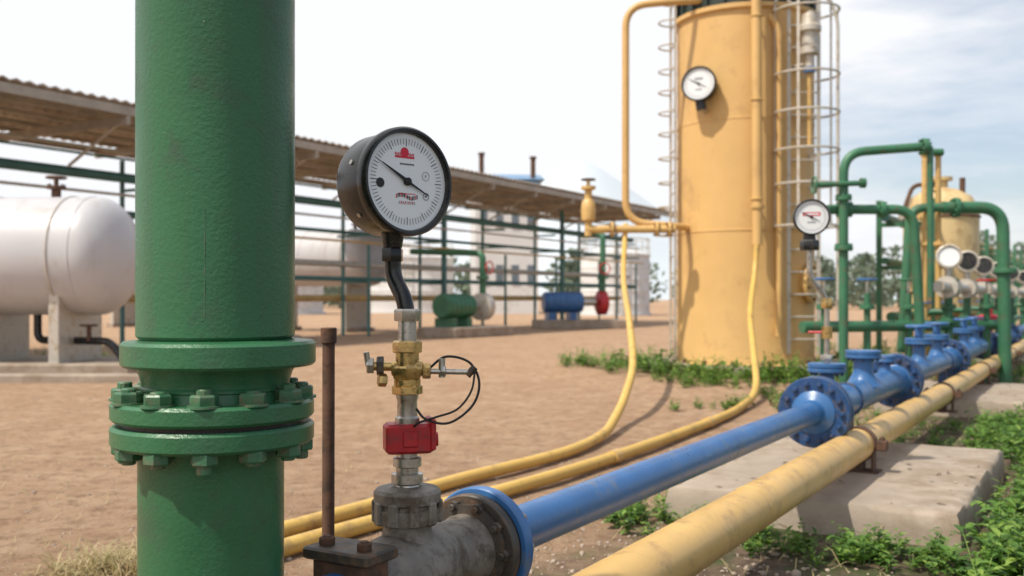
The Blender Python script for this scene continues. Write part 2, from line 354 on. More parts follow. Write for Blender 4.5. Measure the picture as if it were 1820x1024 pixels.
# ---------------------------------------------------------------- blue pipeline
def LB(d,z=.46): return Vector((-1.365+K*d,d,z))
def LY(d,z=.28): return Vector((-1.204+K*d,d,z))
def blue():
    b=B()
    b.cyl(LB(2.17),LB(4.72),.053,BLUE,56)
    b.lathe(LB(2.19),U,[(.075,.0),(.072,.012),(.055,.03),(.053,.035)],BLUE,48)
    def pair(d,Rf,nb=12,br=.016):
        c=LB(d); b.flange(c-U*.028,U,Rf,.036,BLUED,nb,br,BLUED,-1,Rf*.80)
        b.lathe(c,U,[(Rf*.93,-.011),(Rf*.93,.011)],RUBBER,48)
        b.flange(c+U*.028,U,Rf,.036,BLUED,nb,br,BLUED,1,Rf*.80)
        b.lathe(c-U*.046,-U,[(Rf*.62,0),(Rf*.60,.008),(.062,.03),(.054,.055)],BLUE,48)
    pair(4.74,.168,14,.014)
    b.lathe(LB(4.78),U,[(.10,.04),(.085,.10),(.082,.3),(.082,1.72),(.09,1.9),(.10,1.98)],BLUE,48)
    pair(6.55,.175,14,.015)
    b.lathe(LB(6.58),U,[(.10,.04),(.08,.10),(.08,2.5),(.10,2.62)],BLUE,40)
    pair(8.9,.17,12,.018)
    b.cyl(LB(8.95),LB(30),.08,BLUE,32)
    pair(11.5,.17,10,.02); pair(14.5,.17,10,.02)
    def stub(d,z,r=.04,Rf=.09,cap=True):
        c=LB(d,0); b.lathe(c,Z,[(r*1.9,.50),(r*1.45,.53),(r*1.08,.57),(r,.59),(r,z-.03),(r*1.35,z-.022)],BLUE,32)
        b.flange(c+Z*(z-.010),Z,Rf,.020,BLUE,8,.011,BLUED,0,Rf*.78)
        if cap: b.flange(c+Z*(z+.013),Z,Rf,.020,BLUE,0)
    stub(4.93,.655,.038,.092); stub(5.68,.680,.055,.098); stub(6.25,.62,.03,.06)
    for d in (7.4,8.2,9.8,10.6): 
        stub(d,.68,.045,.10); c=LB(d,0); b.cyl(c+Z*.70,c+Z*.78,.03,BLUE,16); b.torus(c+Z*.79,Z,.085,.012,BLUE,24,8); b.box(c+Z*.79,(.16,.02,.015),BLUE,U)
    for d in (5.3,8.9-.4,12,16,20): 
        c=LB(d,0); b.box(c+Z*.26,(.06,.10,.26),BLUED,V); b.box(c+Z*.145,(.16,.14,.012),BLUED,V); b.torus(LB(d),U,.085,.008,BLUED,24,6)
    b.finish('blue_pipeline')
    b=B(); c=LB(11.9,0)
    b.box(c+Z*.72,(.30,.22,.17),RED,U,bev=.03); b.cyl(c+Z*.5,c+Z*.64,.05,RED,20); b.cyl(c+Z*.80,c+Z*.88,.05,RED,20); b.box(c+Z*.66+U*.02,(.18,.26,.05),RED,U,bev=.01)
    b.cyl(c+Z*.74,c+Z*.74-V*.22,.045,RED,16)
    b.finish('red_valve_actuator')
    b=B(); c=LB(4.93,0); g=Vector((1.462,4.86,1.395)); n=Vector((-.12,-1,.0))
    dial(b,g,n,.088,'red',48,.6); sx=Vector((g.x,g.y+.035,0))
    b.cyl(sx+Z*1.27,sx+Z*1.315,.03,BLACK,20); b.hexn(sx+Z*1.235,Z,.046,.05,BLACK); b.tube([sx+Z*1.25,sx+Z*1.1,LB(4.93,1.0),LB(4.93,.68)],.014,STEEL,14,fil=.05)
    b.hexn(LB(4.93,.95),Z,.03,.05,BRASS); b.hexn(LB(4.93,.69),Z,.03,.03,STEEL); b.cyl(LB(4.93,.80),LB(4.93,.86),.026,BRASS,16); b.cyl(LB(4.93,.83),LB(4.93,.83)-V*.09,.006,RED,10)
    b.finish('pressure_gauge')
blue()

def yellow():
    b=B()
    b.tube([LY(2.1,-.1),LY(2.1),LY(30)],.078,YEL,56,fil=.14)
    for d in (4.92,7.5,9.9,13,17):
        b.lathe(LY(d),U,[(.079,-.03),(.086,-.03),(.086,.03),(.079,.03)],RUST,40)
        c=LY(d,0); b.box(c+V*.11+Z*.28,(.05,.055,.05),RUST,V,bev=.004); b.box(c-V*.11+Z*.28,(.05,.055,.05),RUST,V,bev=.004)
        b.bolt(c+V*.11+Z*.305,Z,.014,.012,RUST); b.bolt(c-V*.11+Z*.305,Z,.014,.012,RUST)
        b.box(c+Z*.175,(.05,.08,.07),RUST,V); b.box(c+Z*.150,(.2,.12,.010),RUST,V)
        b.box(c+V*.07+Z*.2,(.012,.07,.10),RUST,V); b.box(c-V*.07+Z*.2,(.012,.07,.10),RUST,V)
    for d in (3.4,6.3,8.6): b.lathe(LY(d),U,[(.078,-.008),(.0805,-.003),(.0805,.003),(.078,.008)],YEL,40)
    b.finish('yellow_pipeline')
yellow()

def slab(name,c,L,W,H):
    b=B(); nx,ny=56,34; vs=[];fs=[]
    def outer(p,dz,ex):
        q=Vector((p.x,p.y,0))-Vector((c[0],c[1],0)); lx=q.dot(U);ly=q.dot(-V); d=Vector((0,0,0))
        if abs(lx)>L/2-.001: d+=U*(1 if lx>0 else -1)
        if abs(ly)>W/2-.001: d+=-V*(1 if ly>0 else -1)
        return Vector((p.x,p.y,dz))+d*ex
    def ptt(i,j):
        x=(i/nx-.5)*L; y=(j/ny-.5)*W; p=Vector(c)+U*x-V*y
        e=noise.noise(p*3)*.004+noise.noise(p*14)*.0015
        if i in(0,nx) or j in(0,ny): e-=.004+max(0,noise.noise(p*7))*.018
        return Vector((p.x,p.y,H+e))
    for j in range(ny+1):
        for i in range(nx+1): vs.append(ptt(i,j))
    for j in range(ny):
        for i in range(nx):
            a=j*(nx+1)+i; fs.append((a,a+1,a+nx+2,a+nx+1))
    def edge(idx):
        st=len(vs)
        for z,ex in ((H-.022,.010),(H*.5,.016),(-.06,.024)):
            for a in idx:
                p=Vector(vs[a]); o=outer(p,z,ex+noise.noise(Vector((p.x*6,p.y*6,z*12)))*.008*(1 if z>0 else 0)); vs.append(o)
        n=len(idx)
        for k in range(n-1):
            fs.append((idx[k],st+k,st+k+1,idx[k+1]))
            for q in range(2): fs.append((st+q*n+k,st+q*n+n+k,st+q*n+n+k+1,st+q*n+k+1))
    edge([i for i in range(nx+1)]); edge([ny*(nx+1)+i for i in range(nx,-1,-1)])
    edge([j*(nx+1)+nx for j in range(ny+1)]); edge([j*(nx+1) for j in range(ny,-1,-1)])
    b.add(vs,fs,CONC)
    for _ in range(60):
        p=Vector(c)+U*R(-.48,.48)*L-V*R(-.48,.48)*W+Z*(H+.005); a=R(0,6.28); e1=Vector((math.cos(a),math.sin(a),R(-.1,.3))); e2=Vector((-math.sin(a),math.cos(a),R(-.2,.2))); s=R(.005,.026)
        b.add([p-e1*s,p+e2*s*.5+Z*s*.2,p+e1*s,p-e2*s*.5+Z*s*.1],[(0,1,2,3)],random.choice((RUST,TAN,STONE)))
    b.finish(name,50)
slab('concrete_slab',(1.746,5.095,0),1.97,1.20,.145)
slab('concrete_slab',(4.25,9.3,0),2.0,1.25,.145)
slab('concrete_slab',(7.4,14.6,0),2.0,1.25,.145)

b=B(); b.tube([(-.407,2.2,-.05),(-.405,2.2,.92)],.0138,RUST,18); b.cyl((-.405,2.2,.90),(-.405,2.2,.935),.018,RUST,16,bev=.002); b.finish('rusty_post')

b=B()
b.tube(spline([(-1.35,.3,.05),(-1.12,1.5,.05),(-1.04,2.5,.05),(-1.10,3.11,.05),(-1.15,3.5,.05),(-1.10,3.8,.05),(-.93,4.1,.05),(-.65,4.55,.05),(-.27,5.25,.045),(.32,6.15,.045),(.62,6.9,.05),(.76,7.4,.10),(.91,8.0,.22),(1.08,8.9,.42),(1.2,10.2,.78),(1.38,12.3,1.2),(1.50,13.3,1.65),(1.54,13.5,2.0)],14),.034,YELH,18)
b.finish('yellow_conduit')
b=B()
b.tube(spline([(-1.2,.3,.05),(-1.0,1.5,.05),(-.96,2.6,.05),(-1.03,3.22,.05),(-1.00,3.5,.05),(-.86,3.80,.05),(-.5,4.36,.045),(-.02,4.95,.05),(.62,6.0,.045),(1.50,7.6,.05),(2.0,8.7,.05),(2.35,9.6,.13),(2.62,10.8,.42),(2.92,12.2,.82),(3.14,12.9,1.3),(3.22,13.05,1.8)],14),.035,YELH,18)
for p in ((.62,6.0,.045),(1.50,7.6,.05)): b.lathe(Vector(p),(.5,.85,0),[(.035,-.05),(.042,-.05),(.042,.05),(.035,.05)],YEL,20)
b.finish('yellow_conduit')

# ---------------------------------------------------------------- tower
def tower():
    b=B(); c=Vector((3.32,14.2,0)); r=.955
    b.lathe(c,Z,[(1.02,.05),(1.02,.10),(r+.02,.12),(r,.2),(r,1.9),(r+.008,1.905),(r+.008,1.920),(r,1.925),(r,3.4),(r+.006,3.405),(r+.006,3.42),(r,3.425),(r,4.86),(r+.05,4.88),(r+.05,4.94),(.93,4.95)],YELT,96)
    b.lathe(c,Z,[(.93,4.94),(.93,5.16),(1.0,5.18),(1.0,5.26),(.9,5.28),(.9,5.9),(.6,6.2),(0,6.3)],DARKG,64)
    for i in range(24):
        an=2*math.pi*i/24; e=Vector((math.cos(an),math.sin(an),0)); b.box(c+e*.95+Z*5.05,(.05,.03,.2),DARKG,e)
    b.lathe(c,Z,[(0,.10),(1.45,.10),(1.5,.07),(1.5,-.05)],CONC,48)
    for i in range(16):
        an=2*math.pi*i/16; e=Vector((math.cos(an),math.sin(an),0)); b.bolt(c+e*1.0+Z*.1,Z,.03,.04,RUST)
    b.tube([(3.22,13.06,1.7),(3.20,13.06,5.7),(3.2,13.6,5.9)],.066,YELT,24,fil=.2)
    for z in (2.3,3.6,4.7): b.torus((3.21,13.06,z),Z,.072,.012,YEL,24,6); b.cyl((3.21,13.1,z),(3.24,13.3,z),.02,YEL,8)
    b.lathe((3.22,13.06,0),Z,[(.066,2.18),(.09,2.18),(.09,2.22),(.066,2.22)],YEL,24)
    b.tube([(3.54,13.2,.5),(3.54,13.2,4.55),(3.42,13.25,4.8),(3.42,13.6,4.8)],.045,YELT,20,fil=.14)
    for z in (1.6,2.6,3.6,4.3): b.cyl((3.54,13.2,z),(3.54,13.4,z),.018,YEL,8)
    b.box((3.755,13.42,3.25),(.10,.07,2.9),DARKG)
    for z in (2,2.6,3.2,3.8,4.4): b.box((3.755,13.40,z),(.16,.05,.03),GALV)
    n=Vector((-.42,-.9,.05)); g=Vector((2.50,13.33,3.87))
    dial(b,g,n,.235,'grey',48,.6); b.cyl(g-n.normalized()*.1,g-n.normalized()*.45,.06,BLACK,16); b.cyl(g+Vector((.03,.06,-.22)),g+Vector((.05,.06,-.34)),.07,BLACK,16); b.cyl(g+Vector((.05,.06,-.30)),g+Vector((.2,.4,-.36)),.04,GALV,12)
    e=Vector((.75,-.66,0)); b.flange(c+e*1.03+Z*1.2,e,.27,.05,YEL,12,.02,RUST,1); b.cyl(c+e*.9+Z*1.2,c+e*1.03+Z*1.2,.2,YEL,32)
    b.finish('yellow_tower_vessel')
    b=B(); lc=Vector((3.90,13.2,0))
    for dx in (-.20,.20): b.box(lc+Vector((dx,.12,2.7)),(.05,.02,4.9),GALV)
    z=.45
    while z<5.0: b.cyl(lc+Vector((-.2,.12,z)),lc+Vector((.2,.12,z)),.012,GALV,8); z+=.3
    for z in (1.95,2.5,2.95,3.45,3.95,4.8): b.torus(lc+Z*z,Z,.42,.016,GALV,40,6)
    for i in (0,2,4,6):
        an=math.radians(180+i*30); b.box(lc+Vector((math.cos(an)*.42,math.sin(an)*.42,3.4)),(.035,.008,2.9),GALV,Vector((-math.sin(an),math.cos(an),0)))
    for z in (1.2,2.9,4.6):
        for dx in (-.2,.2): b.cyl(lc+Vector((dx,.12,z)),lc+Vector((dx-.15,.6,z)),.015,GALV,8)
    b.tube([lc+Vector((-.42,0,4.8)),lc+Vector((-.40,0,5.0)),lc+Vector((-.1,0,5.12)),lc+Vector((.3,0,5.0)),lc+Vector((.42,0,4.7)),lc+Vector((.42,0,.3))],.022,GALV,10,fil=.15)
    b.finish('caged_ladder')
    b=B(); q=Vector((3.93,13.15,0))
    b.lathe(q,Z,[(0,4.05),(.06,4.05),(.06,4.2),(.13,4.22),(.13,4.3),(.10,4.32),(.10,4.5),(.15,4.52),(.15,4.58),(.11,4.62),(.09,4.75),(0,4.8)],GALV,32)
    b.lathe(q,Z,[(0,3.98),(.075,3.98),(.075,4.05),(0,4.05)],BLUE,24); b.cyl(q+Z*3.0,q+Z*4.0,.03,YEL,12)
    b.cyl(q+Z*4.1,q+Vector((-.3,.4,4.1)),.025,GALV,10)
    b.finish('relief_valve')
    b=B(); lc=Vector((2.31,14.3,0))
    for dy in (-.2,.2): b.box(lc+Vector((.0,dy,2.75)),(.03,.05,5.3),GALV)
    z=.4
    while z<5.3: b.cyl(lc+Vector((0,-.2,z)),lc+Vector((0,.2,z)),.012,GALV,8); z+=.3
    for z in (1.9,2.3,2.65,3.0,3.35,3.65,3.95,4.25,4.6,4.95,5.25): b.torus(lc+Z*z,Z,.20,.013,GALV,24,6,math.radians(0),math.pi,ref=(0,1,0))
    for z in (1,3,5): b.cyl(lc+Vector((0,0,z)),lc+Vector((.2,0,z)),.015,GALV,8)
    b.finish('caged_ladder')
    b=B(); y=13.5
    b.tube([(2.45,13.85,1.98),(2.15,y,1.98),(1.54,y,2.03),(1.54,y,4.96),(2.15,y,5.02),(2.7,13.7,5.1)],.050,YELT,20,fil=.34)
    b.tube([(2.2,y-.06,1.93),(1.0,y-.06,1.93)],.052,YEL,20)
    for x in (1.35,1.95,2.12): b.flange((x,y-.06,1.93),(1,0,0),.10,.04,YEL,8,.014,RUST,0)
    b.tube([(1.03,y-.06,1.84),(1.03,y-.06,2.3)],.05,YEL,16); b.lathe((1.03,y-.06,0),Z,[(0,2.02),(.09,2.05),(.10,2.2),(.085,2.3),(.05,2.34),(.05,2.45),(.1,2.47),(.1,2.51),(0,2.51)],YEL,24)
    b.cyl((1.03,y-.06,2.5),(1.03,y-.06,2.6),.025,BRASS,10); b.torus((1.03,y-.06,2.6),Z,.09,.012,RUST,24,6); b.box((1.03,y-.06,2.6),(.18,.02,.02),RUST)
    b.finish('yellow_gooseneck_pipe')
tower()

# ---------------------------------------------------------------- green manifold
def manifold():
    b=B()
    b.tube([(3.33,10,-.05),(3.33,10,2.46),(4.12,10.0,2.52)],.046,GREEN2,20,fil=.22)
    b.flange((4.14,10,2.52),(1,0,0),.085,.05,GREEN2,8,.014,GREEN2,0); b.tube([(4.14,10,2.52),(4.2,10,2.52),(4.2,10,1.0)],.03,GREEN2,14,fil=.06)
    b.flange((3.33,10,1.5),Z,.09,.05,GREEN2,8,.014); b.flange((3.33,10,2.0),Z,.08,.04,GREEN2,8,.014)
    b.tube([(3.02,9.95,2.13),(3.50,9.95,2.15)],.028,GREEN2,14); b.lathe((3.48,9.95,2.15),(1,0,0),[(0,0),(.05,0),(.05,.05),(0,.05)],GREEN2,16); b.torus((3.02,9.95,2.13),(1,0,0),.08,.012,GREEN2,24,6)
    b.tube([(3.2,10.1,1.9),(4.07,10.1,1.9),(4.15,10.1,.5)],.050,GREEN2,20,fil=.2)
    b.lathe((3.3,10.1,1.9),(1,0,0),[(0,0),(.08,0),(.08,.14),(0,.14)],GREEN2,16); b.flange((3.75,10.1,1.9),(1,0,0),.085,.05,GREEN2,8,.012,GREEN2,0)
    b.tube([(4.76,11,2.0),(5.42,11,2.0),(5.45,11,-.05)],.068,GREEN2,24,fil=.26)
    b.flange((4.9,11,2.0),(1,0,0),.11,.05,GREEN2,8,.014,GREEN2,0); b.flange((5.45,11,1.3),Z,.12,.05,GREEN2,8,.014)
    b.tube([(4.6,11.05,2.62),(4.78,11.05,2.62)],.04,GREEN2,14)
    b.tube([(4.76,11,2.0),(4.40,11,2.0),(4.3,11,.4)],.05,GREEN2,20,fil=.2)
    b.cyl((3.0,10.3,.7),(5.6,11.3,.7),.06,GREEN2,20)
    for t in (.1,.3,.5,.7,.9):
        p=Vector((3.0,10.3,.7)).lerp(Vector((5.6,11.3,.7)),t); b.cyl(p,p+Z*.35,.035,GREEN2,12); b.flange(p+Z*.2,Z,.08,.04,GREEN2,6,.012); b.cyl(p+Z*.3,p+Z*.5,.015,STEEL,8); b.torus(p+Z*.5,Z,.10,.013,random.choice((GREEN2,RED,BLUE)),20,6); b.box(p+Z*.5,(.2,.02,.015),GREEN2); b.cyl(p-Z*.75,p,.04,GREEN2,12)
    b.finish('green_gooseneck_pipe')
    b=B()
    for x in (4.60,4.75):
        b.tube([(x,11.1,-.05),(x,11.1,2.62)],.032,YEL,14); b.hexn((x,11.1,2.58),Z,.05,.07,YEL); b.flange((x,11.1,1.6),Z,.07,.03,YEL,6,.01)
    b.cyl((4.6,11.1,2.2),(4.75,11.1,2.2),.02,YEL,10)
    b.finish('yellow_standpipe')
    b=B()
    def LM(d,z): return Vector((-1.70+K*d,d,z))
    b.cyl(LM(10.3,1.12),LM(26,1.12),.06,GALV,24); b.cyl(LM(10.3,.55)-V*.25,LM(26,.55)-V*.25,.05,GREEN2,20)
    for d in (11,12.5,14.2,16.2,18.6,21.5):
        c=LM(d,0)
        b.tube([c+Z*.0,c+Z*1.1],.045,GREEN2,16); b.tube([c+Z*.85,c-V*.25+Z*.85,c-V*.25+Z*0],.035,GREEN2,14,fil=.1)
        b.lathe(c+Z*1.12-U*.2,U,[(.06,0),(.12,0),(.12,.04),(.09,.06),(.10,.2),(.09,.34),(.12,.36),(.12,.4),(.06,.4)],GALV,28)
        b.cyl(c+Z*1.15,c+Z*1.35,.04,STEEL,16); b.flange(c+Z*.75,Z,.09,.05,GREEN2,8,.014,GREEN2,0)
        n=Vector((-.35,-1,.15)).normalized(); g=c+Z*1.45
        b.lathe(g-n*.13,n,[(0,0),(.10,0),(.125,.03),(.125,.17),(.128,.18),(.128,.20),(.112,.21),(.108,.195)],GALV,36)
        b.lathe(g+n*.062,n,[(.11,0),(0,.001)],DIAL if d<12 else BLACK,36)
        b.lathe(g+n*.05,n,[(.125,0),(.135,.0),(.135,.03),(.118,.035)],GALV,36)
        b.torus(c+Z*.95-V*.25,Z,.08,.01,BLUE,24,6); b.cyl(c+Z*.85-V*.25,c+Z*.95-V*.25,.015,BLUE,8)
    b.finish('flow_meter_row')
    b=B(); c=Vector((7.75,18,0)); r=.64
    b.lathe(c,Z,[(0,.5),(.4,.55),(r,.75),(r,2.5),(r*.97,2.62),(r*.8,2.82),(r*.45,2.95),(.12,2.99),(.12,3.12),(.2,3.12),(.2,3.18),(0,3.18)],YELP,56)
    for z in (1.1,2.45): b.torus(c+Z*z,Z,r+.01,.02,RUST,48,6)
    for i in range(4):
        an=math.pi/4+i*math.pi/2; e=Vector((math.cos(an),math.sin(an),0)); b.cyl(c+e*.55,c+e*.55+Z*.9,.05,YEL,12)
    b.tube([c+Z*2.6+Vector((-.7,-.1,0)),c+Z*3.05+Vector((-.5,0,0)),c+Z*3.05],.04,RUST,12,fil=.15)
    b.cyl(c+Vector((.3,-.2,2.8)),c+Vector((.3,-.2,3.15)),.05,RUST,12)
    b.finish('yellow_storage_vessel')
    b=B()
    def F(d,w,z): return Vector((-3.5+K*d,d,z))+V*w
    for w,z,r,m in ((0,2.3,.07,TEAL),(.25,2.3,.05,GALV),(.5,2.3,.05,YEL),(0,1.6,.06,GREEN2),(.4,1.6,.05,GALV),(.1,.7,.08,GREEN2)): b.cyl(F(16,w,z),F(46,w,z),r,m,14)
    d=16.3
    while d<46:
        b.box(F(d,-.15,1.3),(.08,.08,2.6),GREEN2,U); b.box(F(d,.7,1.3),(.08,.08,2.6),GREEN2,U); b.box(F(d,.27,2.2),(.9,.07,.07),GREEN2,V); b.box(F(d,.27,1.5),(.9,.07,.07),GREEN2,V); d+=2.4
    b.finish('pipe_rack')
manifold()

# ---------------------------------------------------------------- tanks
def htank(name,c,r,X,L,full=True,M=None):
    M=M or WHITE
    b=B(); c=Vector(c); X=Vector(X).normalized()
    pr=[(0,0)]
    for i in range(1,13):
        a=math.radians(i*7.5); pr.append((r*math.sin(a),.6*r*(1-math.cos(a))))
    t=.65*r; n=4
    for i in range(n+1):
        pr+=[(r,t),(r+.008,t+.004),(r+.008,t+.022),(r,t+.027)]; t+=(L-1.3*r)/n
    for i in range(11,-1,-1):
        a=math.radians(i*7.5); pr.append((r*math.sin(a),L-.6*r*(1-math.cos(a))))
    b.lathe(c,X,pr,M,64)
    zb=c.z-r
    for f in ((.13,.30,.75) if full else (.2,.75)):
        p=c+X*L*f; b.box(Vector((p.x,p.y,(zb+.35)/2+.02)),(.14,1.5*r,zb+.35),GALV,X,bev=.01); b.box(Vector((p.x,p.y,.06)),(.3,1.7*r,.12),CONC,X)
        b.torus(p,X,r+.006,.012,GALV,48,6)
    p=c+X*1.05+Z*r; b.cyl(p-Z*.03,p+Z*.12,.06,RUST,16); b.flange(p+Z*.13,Z,.12,.04,RUST,8,.015); b.cyl(p+Z*.15,p+Z*.25,.03,RUST,12); b.torus(p+Z*.26,Z,.12,.015,RUST,24,6); b.box(p+Z*.26,(.24,.02,.02),RUST)
    if full:
        q=c+X*2.05; e=Vector((-.05,-1,0)); b.cyl(q+e*.7+Z*.15,q+e*.9+Z*.15,.2,BLACK,28); b.flange(q+e*.92+Z*.15,e,.26,.05,BLACK,10,.018)
        b.tube([c+X*1.3+Z*-.75,c+X*1.3+Z*-1.1,c+X*.2+Z*-1.1+Vector((0,-.3,0)),c+X*-.1+Vector((0,-.3,-1.5))],.05,BLACK,14,fil=.12)
        for t in (.5,.9): b.cyl(c+X*t+Vector((0,-.25,-1.1)),c+X*t+Vector((0,-.25,-.9)),.03,RUST,10); b.torus(c+X*t+Vector((0,-.25,-.9)),Z,.1,.014,RUST,20,6)
    b.finish(name)
htank('horizontal_storage_tank',(-4.93,13,1.55),.77,(-1,.06,0),6.0)
htank('horizontal_storage_tank',(-3.7,29,2.2),.85,(-1,.5,0),5,False)
htank('horizontal_storage_tank',(-9.5,33,1.9),.9,(-1,.5,0),6,False)
b=B(); b.box((-8.2,13.3,.07),(6.9,1.9,.22),CONC,bev=.02); b.finish('concrete_plinth')
b=B(); b.box((-8.9,11.9,.03),(9.5,.22,.14),CONC,Vector((1,-.02,0)),bev=.02); b.finish('concrete_curb')

def vtank(name,c,r,H,M):
    b=B(); c=Vector(c)
    b.lathe(c,Z,[(r*1.05,0),(r*1.05,.15),(r,.16)]+[q for i in range(1,5) for q in ((r,H*i/5),(r+.02,H*i/5+.02),(r,H*i/5+.05))]+[(r,H),(r+.06,H+.02),(r+.06,H+.1),(r*.6,H+r*.22),(0,H+r*.3)],M,56)
    for i in range(12):
        a=i*math.pi/6; e=Vector((math.cos(a),math.sin(a),0)); b.cyl(c+e*r+Z*H,c+e*r+Z*(H+1),.03,GALV,6)
    b.torus(c+Z*(H+1),Z,r,.03,GALV,48,6); b.torus(c+Z*(H+.5),Z,r,.02,GALV,48,6)
    for s in (-.25,.25): b.cyl(c+Vector((s,-r-.15,0)),c+Vector((s,-r-.15,H+1)),.03,GALV,6)
    for i in range(int(H/.4)): b.cyl(c+Vector((-.25,-r-.15,.3+i*.4)),c+Vector((.25,-r-.15,.3+i*.4)),.02,GALV,6)
    b.finish(name)
vtank('vertical_storage_tank',(-15,62,0),3.2,4.0,WALL)
vtank('vertical_storage_tank',(-7,68,0),3.0,3.6,WALL)
vtank('vertical_storage_tank',(6.0,58,0),2.0,3.4,WALL)
def skid(c,ang,s,col,pc,ph):
    b=B(); c=Vector(c); X=Vector((math.cos(ang),math.sin(ang),0)); Y=Z.cross(X)
    P=lambda x,y,z:c+X*x*s+Y*y*s+Z*z*s
    b.box(P(0,0,.12),(2.4*s,1.1*s,.24*s),CONC,X,bev=.02); b.cyl(P(-1,0,.72),P(.1,0,.72),.28*s,col,24,bev=.04)
    for i in range(6): b.torus(P(-.9+i*.17,0,.72),X,.285*s,.012*s,col,24,5)
    b.cyl(P(.1,0,.72),P(.5,0,.72),.10*s,STEEL,16)
    b.lathe(P(.5,0,.7),X,[(0,0),(.2*s,0),(.33*s,.06*s),(.33*s,.28*s),(.2*s,.34*s),(0,.34*s)],pc,24)
    b.tube([P(.7,0,.9),P(.7,0,ph),P(.7,2.2,ph+.1)],.08*s,GREEN2,14,fil=.2); b.flange(P(.7,0,1.4),Z,.16*s,.06*s,GREEN2,8,.02*s)
    b.torus(P(.7,-.2,1.65),Y,.15*s,.02*s,RED,20,6); b.cyl(P(.7,0,1.65),P(.7,-.2,1.65),.03*s,STEEL,8)
    for x in (-.8,-.2): b.box(P(x,0,.34),(.2*s,.5*s,.22*s),col,X)
    b.finish('pump_skid')
skid((-5.6,21,0),.4,.9,TEAL,BLUE,2.3); skid((-1.2,26,0),1.0,1.1,GREEN2,GALV,2.0); skid((2.2,33,0),.2,1.2,BLUE,RED,2.6)

# ---------------------------------------------------------------- canopy and pipe rack
def canopy():
    b=B()
    def N(d,w,z): return Vector((-17.5+K*d,d,z))-V*w
    L0,L1=9.0,41.0
    n=640; vs=[];fs=[]
    for i in range(n+1):
        d=L0+(L1-L0)*i/n; c=.022*math.sin(i*math.pi/2)
        vs.append(N(d,0,4.5+c)); vs.append(N(d,4.28,4.42+c)); vs.append(N(d,0,4.50+c+.03)); vs.append(N(d,4.28,4.42+c+.03))
    for i in range(n):
        a=i*4; fs+=[(a,a+1,a+5,a+4),(a+2,a+6,a+7,a+3),(a,a+4,a+6,a+2)]
    b.add(vs,fs,ROOF)
    for w,h in ((.04,.16),(.9,.08),(1.8,.08),(2.7,.08),(3.5,.08),(4.2,.14)):
        a=N(L0,w,4.40-.02*w); e=N(L1,w,4.40-.02*w); b.box((a+e)/2+Z*(-h/2+.05),((e-a).length,.06,h),BEAM,U)
    d=L0+.3; k=0
    while d<L1:
        a=N(d,0,4.24);e=N(d,4.28,4.16); b.box((a+e)/2,((e-a).length,.07,.16),BEAM,-V)
        b.cyl(N(d,.2,4.2),N(d,1.7,3.5),.03,GALV,8)
        if k%3==0:
            b.box(N(d,1.75,2.05),(.12,.12,4.2),TEAL,U); b.box(N(d,1.75,.03),(.4,.4,.12),CONC,U)
        d+=2.15;k+=1
    b.finish('canopy_shed')
    b=B()
    for w,z,r,m in ((2.05,3.44,.10,TEAL),(1.95,3.95,.03,GALV),(1.6,3.75,.025,TEAL),(1.7,3.05,.03,GALV),(2.3,2.75,.05,TEAL),(1.5,2.45,.03,YEL),(2.2,1.9,.08,GALV),(1.9,1.5,.06,TEAL),(2.6,1.0,.09,YEL)):
        b.cyl(N(L0,w,z),N(L1,w,z),r,m,16)
    d=L0+1.4
    while d<L1:
        b.box(N(d,2.0,3.22),(.8,.06,.06),TEAL,V); b.box(N(d,2.0,2.65),(1.2,.06,.06),TEAL,V); b.box(N(d,2.42,1.9),(.07,.07,3.9),TEAL,U); b.box(N(d,1.55,1.2),(.06,.06,2.4),TEAL,U); b.box(N(d,2.0,1.42),(.9,.05,.05),TEAL,V)
        d+=3.0
    b.finish('pipe_rack')
canopy()

def building(name,c,L,W,H,ang,wall,roof,nw,rh=1.2):
    b=B(); X=Vector((math.cos(ang),math.sin(ang),0)); Y=Z.cross(X); c=Vector(c)
    b.box(c+Z*H/2,(L,W,H),wall,X)
    o=.4; vs=[c+X*sx*(L/2+o)+Y*sy*(W/2+o)+Z*H for sy in(-1,1) for sx in(-1,1)]+[c+X*sx*(L/2+o)+Z*(H+rh) for sx in(-1,1)]
    b.add([v+Z*.003 for v in vs],[(0,1,5,4),(2,4,5,3),(0,4,2),(1,3,5),(0,2,3,1)],roof)
    b.box(c+Z*(H-.35)-Y*(W/2+.05),(L,.1,.7),roof,X)
    for s in(-1,1):
        for i in range(nw):
            x=(i+.5)/nw*L-L/2
            for zz in (H*.3,H*.72):
                b.box(c+X*x+Y*s*(W/2+.01)+Z*zz,(L/nw*.45,.06,1.1),WIN,X); b.box(c+X*x+Y*s*(W/2+.03)+Z*(zz-.6),(L/nw*.55,.1,.08),WALL,X)
    for x,h in ((-L/2+.4,1.6),(L/2-.3,1.4)): b.cyl(c+X*x-Y*(W/2-.5)+Z*(H-.5),c+X*x-Y*(W/2-.5)+Z*(H+h),.16,RUST,12); b.cyl(c+X*x-Y*(W/2-.5)+Z*(H+h),c+X*x-Y*(W/2-.5)+Z*(H+h+.15),.22,RUST,12)
    b.finish(name)
building('industrial_building',(-.6,66,0),4.0,6,8.5,.1,WALL,BROOF,4,.7)

def hills():
    b=B(); vs=[];fs=[]; n=160
    for i in range(n+1):
        x=-700+1400*i/n; h=24+22*noise.noise(Vector((x*.006,1.3,0)))+8*noise.noise(Vector((x*.02,4,0)))+52*math.exp(-((x-45)/60)**2)
        h=max(8,h); vs+= [(x,560,-2),(x,600,h*.55),(x,650,h),(x,740,-2)]
    for i in range(n):
        for k in range(3): a=i*4+k; fs.append((a,a+4,a+5,a+1))
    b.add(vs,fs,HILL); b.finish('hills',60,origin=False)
hills()

